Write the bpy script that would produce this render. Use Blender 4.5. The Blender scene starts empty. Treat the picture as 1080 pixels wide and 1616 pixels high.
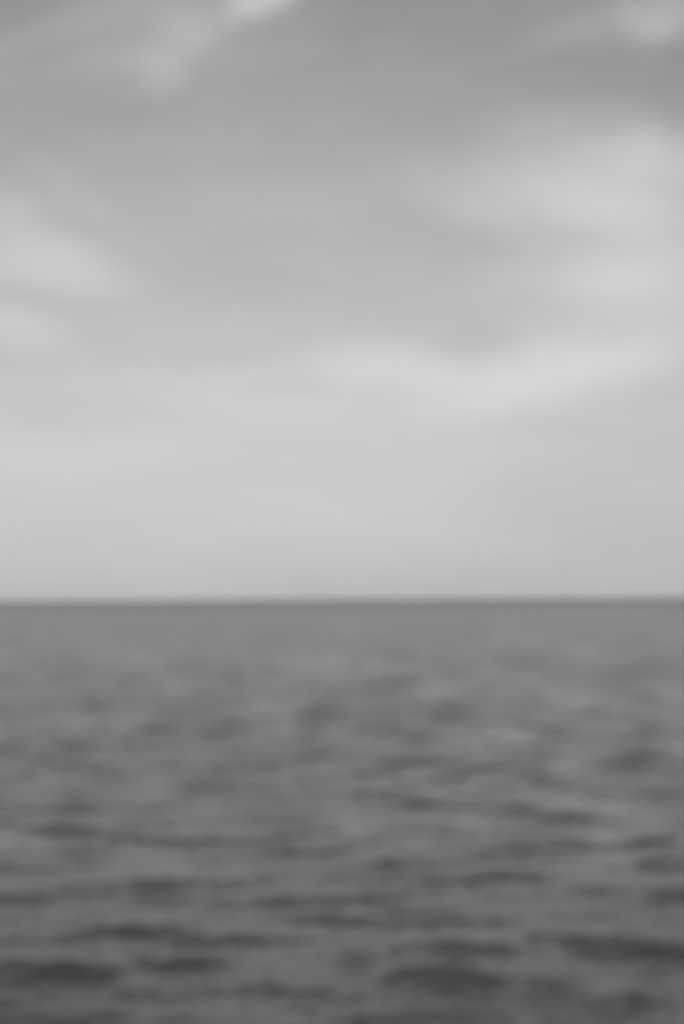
import bpy, math
import numpy as np

scene = bpy.context.scene
FOCAL, SENSOR_H = 50.0, 36.0
PW, PH = 1080.0, 1616.0
PITCH = math.radians(3.51)          # camera looks slightly up
ROLL = math.radians(-0.37)          # the horizon climbs a little to the right
CAM_H = 3.0

# ------------------------------------------------------------------ camera
cam_data = bpy.data.cameras.new("camera")
cam = bpy.data.objects.new("camera", cam_data)
scene.collection.objects.link(cam)
scene.camera = cam
cam_data.sensor_fit = 'VERTICAL'
cam_data.sensor_height = SENSOR_H
cam_data.lens = FOCAL
cam_data.clip_start = 0.05
cam_data.clip_end = 200000.0
cam.location = (0, 0, CAM_H)
from mathutils import Matrix, Vector
cam_rot = Matrix.Rotation(math.pi / 2 + PITCH, 3, 'X') @ Matrix.Rotation(ROLL, 3, 'Z')
cam.rotation_euler = cam_rot.to_euler()
cam_data.dof.use_dof = True         # the lens is focused close by: the whole sea is soft
cam_data.dof.focus_distance = 0.80
cam_data.dof.aperture_fstop = 5.3
cam_data.dof.aperture_blades = 0


def look(px, py):
    """azimuth and elevation in degrees of the sky at a place of the picture"""
    k = SENSOR_H / PH / FOCAL
    d = cam_rot @ Vector(((px - PW / 2) * k, (PH / 2 - py) * k, -1.0))
    d.normalize()
    return math.degrees(math.atan2(d.x, d.y)), math.degrees(math.asin(d.z))


# ------------------------------------------------------------------ view
scene.view_settings.view_transform = 'Standard'
scene.view_settings.look = 'None'
scene.view_settings.exposure = 0.0
scene.view_settings.gamma = 1.0

# ------------------------------------------------------------------ sun
SUN_EL, SUN_AZ = math.radians(48), math.radians(215)     # behind the veil, over the shoulder
sun = bpy.data.lights.new("sun", 'SUN')
sun.energy = 0.6
sun.angle = math.radians(14)
sun.color = (1.0, 0.99, 0.98)
sun_ob = bpy.data.objects.new("sun", sun)
scene.collection.objects.link(sun_ob)
sd = Vector((math.sin(SUN_AZ) * math.cos(SUN_EL), math.cos(SUN_AZ) * math.cos(SUN_EL), math.sin(SUN_EL)))
sun_ob.rotation_euler = sd.to_track_quat('Z', 'Y').to_euler()

# ------------------------------------------------------------------ sky
world = bpy.data.worlds.new("World")
scene.world = world
world.use_nodes = True
nt = world.node_tree
nt.nodes.clear()
N = nt.nodes
L = nt.links.new
SKY_STRENGTH = 0.1


def math_n(op, a, b=None, c=None):
    n = N.new('ShaderNodeMath'); n.operation = op
    for i, v in enumerate((a, b, c)):
        if v is None:
            continue
        if isinstance(v, (int, float)):
            n.inputs[i].default_value = v
        else:
            L(v, n.inputs[i])
    return n.outputs[0]


def vmath(op, a, b=None, out=0):
    n = N.new('ShaderNodeVectorMath'); n.operation = op
    for i, v in enumerate((a, b)):
        if v is None:
            continue
        if isinstance(v, tuple):
            n.inputs[i].default_value = v
        else:
            L(v, n.inputs[i])
    return n.outputs[out]


def noise(vec, scale, detail=3.0, rough=0.5, col=False):
    n = N.new('ShaderNodeTexNoise')
    n.inputs['Scale'].default_value = scale
    n.inputs['Detail'].default_value = detail
    n.inputs['Roughness'].default_value = rough
    L(vec, n.inputs['Vector'])
    return n.outputs['Color' if col else 'Fac']


def lin(s):
    s /= 255.0
    return s / 12.92 if s <= 0.04045 else ((s + 0.055) / 1.055) ** 2.4


tc = N.new('ShaderNodeTexCoord')
sky = N.new('ShaderNodeTexSky')
sky.sky_type = 'NISHITA'
sky.sun_disc = False
sky.sun_elevation = SUN_EL
sky.sun_rotation = SUN_AZ
sky.dust_density = 2.5
bw = N.new('ShaderNodeRGBToBW')
L(sky.outputs[0], bw.inputs[0])

sep = N.new('ShaderNodeSeparateXYZ')
L(tc.outputs['Generated'], sep.inputs[0])
az = math_n('MULTIPLY', math_n('ARCTAN2', sep.outputs[0], sep.outputs[1]), 57.29578)
el = math_n('MULTIPLY', math_n('ARCSINE', sep.outputs[2]), 57.29578)
comb = N.new('ShaderNodeCombineXYZ')
L(az, comb.inputs[0]); L(el, comb.inputs[1])
ae = comb.outputs[0]
# wind-drawn streaks: the layout is pushed about by two sizes of noise
w1 = vmath('SUBTRACT', noise(ae, 0.16, 2.0, 0.5, True), (0.5, 0.5, 0.5))
w2 = vmath('SUBTRACT', noise(ae, 0.7, 3.0, 0.55, True), (0.5, 0.5, 0.5))
warp = vmath('ADD', vmath('MULTIPLY', w1, (1.6, 0.9, 0)), vmath('MULTIPLY', w2, (1.3, 0.8, 0)))
aew = vmath('ADD', ae, warp)

# brightness of the veil by elevation (deg) -> 0..1
EL_MAX = 60.0
ramp = N.new('ShaderNodeValToRGB')
ramp.color_ramp.interpolation = 'B_SPLINE'
stops = [(0.0, 191), (1.0, 198), (2.8, 206), (5.0, 207), (8.0, 203), (10.5, 196), (12.6, 187), (15.5, 180),
         (18.0, 170), (20.5, 160), (23.5, 150), (30, 142), (45, 134), (60, 130)]
els = ramp.color_ramp.elements
while len(els) < len(stops):
    els.new(0.5)
for e, (deg, v) in zip(els, stops):
    e.position = deg / EL_MAX
    e.color = (lin(v),) * 3 + (1,)
L(math_n('DIVIDE', el, EL_MAX), ramp.inputs[0])
rbw = N.new('ShaderNodeRGBToBW')
L(ramp.outputs[0], rbw.inputs[0])
veil = rbw.outputs[0]

# cloud banks: picture place, half sizes in picture pixels, turn (deg, + = rising to the right), brightness change
BANKS = [
    # top left
    (415, -4, 75, 34, 14, .26), (305, 35, 80, 50, 20, .07), (180, 20, 170, 45, 18, .06), (250, 108, 60, 34, -25, .05), (60, 60, 190, 26, 24, .03), (285, 70, 90, 40, 50, .05), (120, 100, 190, 26, 12, .03),
    (340, 100, 90, 60, 30, .025), (270, 60, 210, 75, 14, .03), (160, 40, 160, 24, 24, .02), (130, 130, 200, 60, 5, .015), (440, 60, 120, 60, 20, .03), (120, 55, 120, 30, 22, -.05),
    # top right
    (1055, 10, 90, 30, 5, .11), (1035, 50, 60, 28, 0, .10), (930, 45, 110, 30, 10, .04), (930, 130, 260, 70, -4, -.025),
    # right bank
    (940, 265, 210, 95, -14, .11), (820, 310, 220, 60, -20, .04), (1040, 250, 120, 50, -5, .08), (960, 315, 150, 45, -28, .05),
    (765, 345, 150, 34, -18, .05), (890, 365, 80, 20, -12, -.025), (1000, 435, 260, 65, 0, .11), (975, 435, 90, 30, 4, .05),
    (740, 290, 140, 60, -5, .03), (1010, 350, 190, 70, -8, .045), (860, 330, 200, 50, -20, .02),
    # left bank
    (75, 418, 160, 50, -8, .11), (110, 400, 260, 90, -12, .025), (0, 335, 100, 40, -25, .06), (110, 290, 130, 34, -35, .02), (10, 512, 120, 44, -15, .085),
    (60, 470, 120, 22, -12, -.015), (430, 320, 260, 50, -5, .02),
    # middle streaks
    (620, 578, 190, 42, -5, .07), (870, 592, 250, 54, 10, .055), (990, 560, 200, 60, 12, .02), (745, 545, 70, 50, 0, -.05), (775, 640, 220, 40, 16, .03), (520, 600, 280, 44, 2, .022), (590, 575, 130, 34, -6, .02),
    (940, 550, 300, 70, 6, .05), (480, 655, 320, 34, 4, .035), (330, 620, 330, 40, 2, .03), (150, 715, 320, 40, 3, .025),
    (450, 615, 70, 20, 0, -.03), (60, 640, 160, 40, 0, -.02), (400, 520, 330, 40, 0, .01),
    # darker, plain air low on the right
    (1060, 740, 330, 160, 0, -.05), (1120, 860, 500, 150, 0, -.035), (0, 850, 260, 150, 0, -.01),
    # lifted centre
    (520, 250, 260, 150, 0, .015), (1080, 110, 60, 130, 0, -.03),
]
px_deg = math.degrees(SENSOR_H / PH / FOCAL)
total = veil
for cx, cy, hw, hh, turn, amp in BANKS:
    a, e = look(cx, cy)
    m = N.new('ShaderNodeMapping')
    m.vector_type = 'TEXTURE'
    m.inputs['Location'].default_value = (a, e, 0)
    m.inputs['Rotation'].default_value = (0, 0, math.radians(turn))
    m.inputs['Scale'].default_value = (hw * px_deg * 1.45, hh * px_deg * 1.45, 1)
    L(aew, m.inputs['Vector'])
    ln = vmath('LENGTH', m.outputs[0], out=1)
    r = N.new('ShaderNodeMapRange')
    r.interpolation_type = 'SMOOTHERSTEP'
    for k, v in (('From Min', 0.0), ('From Max', 1.0), ('To Min', amp), ('To Max', 0.0)):
        r.inputs[k].default_value = v
    L(ln, r.inputs['Value'])
    total = math_n('ADD', total, r.outputs[0])

# fine wisps over everything, and broken cloud outside the part of the sky in the picture
str_v = N.new('ShaderNodeMapping'); str_v.inputs['Scale'].default_value = (0.10, 0.33, 1)
str_v.inputs['Rotation'].default_value = (0, 0, math.radians(-8))
L(aew, str_v.inputs['Vector'])
wisps = math_n('MULTIPLY', math_n('SUBTRACT', noise(str_v.outputs[0], 1.3, 5.0, 0.58), 0.5), 0.11)
total = math_n('ADD', total, wisps)
cloud = math_n('DIVIDE', total, SKY_STRENGTH)
mix = N.new('ShaderNodeMix'); mix.data_type = 'FLOAT'
mix.inputs[0].default_value = 0.9       # how closed the veil of cloud is
L(bw.outputs[0], mix.inputs[2]); L(cloud, mix.inputs[3])
bg = N.new('ShaderNodeBackground')
bg.inputs['Strength'].default_value = SKY_STRENGTH
L(mix.outputs[0], bg.inputs['Color'])
wo = N.new('ShaderNodeOutputWorld')
L(bg.outputs[0], wo.inputs[0])
world.cycles.sampling_method = 'MANUAL'
world.cycles.sample_map_resolution = 512

# ------------------------------------------------------------------ the sea
rng = np.random.default_rng(11)
# rings round the viewpoint: about a pixel apart where they are seen
rs = [0.0, 1.0, 2.0, 3.0, 4.0, 5.0, 6.0]
r = 6.0
while r < 90000:
    r += max(0.022, min(r * r / CAM_H * 7.0e-4 * 0.8, r * 0.25))
    rs.append(r)
rs = np.array(rs)
fine = np.arange(-32, 32.001, 0.07)
th = np.radians(np.concatenate([np.arange(-180, -32.5, 1.6), fine, np.arange(33.2, 179.0, 1.6)]))
R, T = np.meshgrid(rs[1:], th, indexing='ij')
X = R * np.sin(T); Y = R * np.cos(T)
dr = np.gradient(rs)[1:]
dth = np.gradient(th)
spacing = np.maximum(dr[:, None] * np.ones_like(T), R * dth[None, :])
Z = np.zeros_like(X)
NW = 150
lam = np.exp(rng.uniform(math.log(0.6), math.log(3.6), NW))
for l in lam:
    d = rng.normal(0, 0.50) + 0.10             # heading, 0 = straight at the viewer
    k = 2 * math.pi / l
    slope = 0.0038 * (1.0 if l < 2.5 else 0.65)
    a = slope / k * rng.uniform(0.6, 1.3)
    ph = rng.uniform(0, 2 * math.pi)
    att = np.clip(l / (2.6 * spacing) - 1.0, 0, 1)
    Z += a * att * np.sin(k * (X * math.sin(d) - Y * math.cos(d)) + ph)


def sea_at(px, py):
    k = SENSOR_H / PH / FOCAL
    d = cam_rot @ Vector(((px - PW / 2) * k, (PH / 2 - py) * k, -1.0))
    t = -CAM_H / d.z
    return d.x * t, d.y * t


# single larger wavelets: place, half width (m), run (m), turn, height (m)
WAVES = []
def wave(px, py, half_px, high_px, turn, s):
    high_px *= 1.0
    py += 12 if py > 1440 else 8      # a crest stands above its foot
    s *= 0.86 if py > 1440 else (0.5 if py > 1340 else 0.7)
    x, y = sea_at(px, py)
    x1, y1 = sea_at(px, py + high_px / 2)
    x0, y0 = sea_at(px, py - high_px / 2)
    run = max(0.12, (y0 - y1) * 0.5)
    hw = half_px * SENSOR_H / PH / FOCAL * y
    for f in (-0.62, 0.0, 0.62):        # a crest is a row of short peaks, never one smooth hump
        du = (f + rng.uniform(-.12, .12)) * hw
        WAVES.append((x + du, y + du * math.tan(math.radians(turn)) * 3 + rng.uniform(-.45, .45) * run,
                      hw * rng.uniform(.5, .7), run * rng.uniform(.7, 1.0), turn + rng.uniform(-6, 6), s * rng.uniform(.6, .95)))

for w in [
    (680, 1502, 130, 34, 1, .33), (960, 1488, 120, 28, -9, .21), (790, 1562, 190, 40, -8, .36),
    (30, 1528, 120, 34, -3, .24), (170, 1550, 70, 26, -6, .14), (160, 1466, 75, 18, 2, .16), (290, 1513, 65, 20, 0, .14),
    (400, 1474, 70, 18, 0, .12), (660, 1416, 75, 18, -4, .14), (550, 1446, 40, 18, 0, .15), (980, 1402, 110, 18, -4, .12),
    (1065, 1412, 40, 20, -6, .12), (1020, 1575, 50, 26, -12, .16), (100, 1305, 65, 18, 0, .13), (70, 1412, 75, 16, 3, .12),
    (300, 1608, 90, 22, 0, .15), (605, 1362, 30, 18, 8, .13), (440, 1408, 30, 18, 6, .12), (350, 1430, 30, 14, 0, .1),
    (890, 1290, 40, 22, 0, .12), (1060, 1325, 35, 22, 0, .12), (640, 1258, 60, 20, -2, .12), (800, 1215, 60, 16, 0, .1),
]:
    wave(*w)
# cat's paws: places where the wind ruffles the water more (+) or leaves it slick (-)
PAWS = [
    (850, 1222, 22, 26, 0, .13), (345, 1208, 28, 24, 0, .13), (108, 1180, 30, 30, 0, .13), (490, 1138, 28, 30, 0, .13),
    (610, 1092, 34, 26, 0, .11), (715, 1120, 40, 26, 0, .12), (1020, 1155, 24, 30, 0, .14), (865, 1155, 26, 18, 0, .12),
    (255, 1155, 34, 20, 0, .11), (150, 1115, 26, 22, 0, .09), (630, 1160, 26, 28, 0, .11), (50, 1110, 60, 14, 0, .09),
    (1000, 1195, 26, 20, 0, .08), (435, 1060, 30, 20, 0, .07), (970, 1060, 34, 18, 0, .06), (570, 1135, 30, 16, 0, .07),
    (690, 1240, 120, 16, 0, -.10), (910, 1268, 70, 14, 0, -.10), (60, 1335, 60, 18, 0, -.12), (520, 1040, 90, 30, 0, -.01),
    (910, 1110, 40, 20, 0, -.07), (380, 1380, 40, 50, 0, -.06), (560, 1310, 50, 40, 0, -.06), (40, 1150, 50, 20, 0, -.05),
    (600, 1170, 40, 20, 0, -.05), (520, 1120, 40, 30, 0, .05), (740, 1175, 60, 16, 0, -.05), (230, 1250, 120, 20, 0, .04),
    (480, 1290, 60, 30, 0, .06), (940, 1300, 80, 20, 0, .05), (220, 1065, 30, 16, 0, .05), (110, 1060, 40, 16, 0, .03),
    (300, 1085, 20, 16, 0, .05), (840, 1040, 30, 16, 0, .05), (60, 1290, 90, 14, 0, .06), (1050, 1050, 50, 20, 0, .05),
]
for x, y, hw, run, turn, s in WAVES:
    c, sn = math.cos(math.radians(turn)), math.sin(math.radians(turn))
    sel = np.abs(Y - y) < 5 * run + 2 * hw
    u = ((X - x) * c + (Y - y) * sn)
    v = (-(X - x) * sn + (Y - y) * c) + 0.25 * run * np.sin(u * 2.3 / max(hw, .2) + x * 7)
    # steep side towards the viewer at v = 0, gentle back behind it
    env = np.exp(-(u / hw) ** 4)
    prof = np.where(v < run, np.exp(-((v - run) / (1.1 * run)) ** 2), np.exp(-((v - run) / (1.8 * run)) ** 2))
    att = np.clip(run * 2 / (1.5 * dr[:, None]) - 0.3, 0, 1)
    Z += s * run * env * prof * att

RUF = np.zeros_like(X)
for _ in range(520):                     # and a scatter of faint ones
    q = rng.uniform(0, 1) ** 0.8
    PAWS.append((rng.uniform(-250, 1330), 985 + 400 * q, rng.uniform(15, 34) * (1 + .6 * q), rng.uniform(10, 20), 0,
                 rng.choice([-1, 1]) * rng.uniform(.02, .07) * (0.35 + 1.0 * min(1, 3 * q))))
for px, py, hpx, vpx, _, s in PAWS:
    x, y = sea_at(px, py)
    ya, yb = sea_at(px, py - vpx * 0.75)[1], sea_at(px, py + vpx * 0.75)[1]
    r0 = math.hypot(x, y); t0 = math.atan2(x, y)
    hw = hpx * 1.1 * SENSOR_H / PH / FOCAL
    up = max((ya - y) * r0 / y, .1); dn = max((y - yb) * r0 / y, .1)
    a = np.searchsorted(rs[1:], r0 - 3 * dn); b = np.searchsorted(rs[1:], r0 + 3 * up)
    Rr, Tt = R[a:b], T[a:b]
    v = np.where(Rr > r0, (Rr - r0) / up, (Rr - r0) / dn)
    RUF[a:b] += s * 10 * np.exp(-(((Tt - t0) / hw) ** 2 + v * v))
RUF += 0.75 * np.clip((R - 350) / 450, 0, 1)    # the breeze is fresher far out
n_r, n_t = X.shape
verts = np.empty((n_r * n_t + 1, 3), dtype=np.float32)
verts[:-1, 0] = X.ravel(); verts[:-1, 1] = Y.ravel(); verts[:-1, 2] = Z.ravel()
verts[-1] = (0, 0, 0)
i = np.arange(n_r - 1)[:, None]; j = np.arange(n_t)[None, :]
jn = (j + 1) % n_t
q = np.stack([i * n_t + j, i * n_t + jn, (i + 1) * n_t + jn, (i + 1) * n_t + j], axis=-1).reshape(-1, 4)[:, ::-1]
jj = np.arange(n_t)
tri = np.stack([np.full(n_t, n_r * n_t), (jj + 1) % n_t, jj], axis=-1)
me = bpy.data.meshes.new("sea")
me.vertices.add(len(verts)); me.vertices.foreach_set("co", verts.ravel())
loops = np.concatenate([q.ravel(), tri.ravel()]).astype(np.int32)
me.loops.add(len(loops)); me.loops.foreach_set("vertex_index", loops)
starts = np.concatenate([np.arange(len(q)) * 4, len(q) * 4 + np.arange(n_t) * 3]).astype(np.int32)
me.polygons.add(len(starts)); me.polygons.foreach_set("loop_start", starts)
me.polygons.foreach_set("use_smooth", np.ones(len(starts), dtype=bool))
att = me.attributes.new("ruffle", 'FLOAT', 'POINT')
att.data.foreach_set("value", np.append(RUF.ravel(), 0).astype(np.float32))
me.update(calc_edges=True); me.validate()
sea = bpy.data.objects.new("sea", me)
scene.collection.objects.link(sea)
sea['kind'] = 'structure'
sea['label'] = 'dark rippled open sea reaching to the horizon'

# ------------------------------------------------------------------ water material
mat = bpy.data.materials.new("sea_water")
mat.use_nodes = True
nt = mat.node_tree; nt.nodes.clear(); N = nt.nodes; L = nt.links.new
geo = N.new('ShaderNodeNewGeometry')


def slopes(scale_xyz, scale, detail, amp):
    m = N.new('ShaderNodeMapping'); m.inputs['Scale'].default_value = scale_xyz
    L(geo.outputs['Position'], m.inputs['Vector'])
    c = vmath('SUBTRACT', noise(m.outputs[0], scale, detail, 0.6, True), (0.5, 0.5, 0.5))
    return vmath('MULTIPLY', c, (amp[0], amp[1], 0.0))


# small wind ripples as slopes of the surface: capillary, hand-long, and metre-long ones
r1 = slopes((1.0, 1.6, 1.0), 7.0, 3.0, (0.5, 0.6))
r2 = slopes((0.7, 1.3, 1.0), 1.3, 2.0, (0.5, 0.8))
gust = noise(geo.outputs['Position'], 0.05, 3.0, 0.6)
gm = N.new('ShaderNodeMapRange')
for k, v in (('From Min', 0.3), ('From Max', 0.7), ('To Min', 0.75), ('To Max', 1.2)):
    gm.inputs[k].default_value = v
L(gust, gm.inputs[0])
sc = N.new('ShaderNodeVectorMath'); sc.operation = 'SCALE'
L(vmath('ADD', r1, r2), sc.inputs[0]); L(gm.outputs[0], sc.inputs['Scale'])
nrm = vmath('NORMALIZE', vmath('ADD', geo.outputs['Normal'], sc.outputs[0]))
bsdf = N.new('ShaderNodeBsdfPrincipled')
bsdf.inputs['Base Color'].default_value = (0.088, 0.088, 0.088, 1)
ruf = N.new('ShaderNodeAttribute'); ruf.attribute_name = 'ruffle'
pm = N.new('ShaderNodeMapping'); pm.inputs['Scale'].default_value = (0.5, 0.25, 1)
L(geo.outputs['Position'], pm.inputs['Vector'])
patch = math_n('SUBTRACT', noise(pm.outputs[0], 1.0, 4.0, 0.6), 0.5)
rg = math_n('MULTIPLY_ADD', patch, 0.10, 0.25)
rg = math_n('MULTIPLY_ADD', ruf.outputs['Fac'], 0.07, rg)
L(rg, bsdf.inputs['Roughness'])
bsdf.inputs['IOR'].default_value = 1.333
L(nrm, bsdf.inputs['Normal'])
out = N.new('ShaderNodeOutputMaterial')
L(bsdf.outputs[0], out.inputs[0])
me.materials.append(mat)
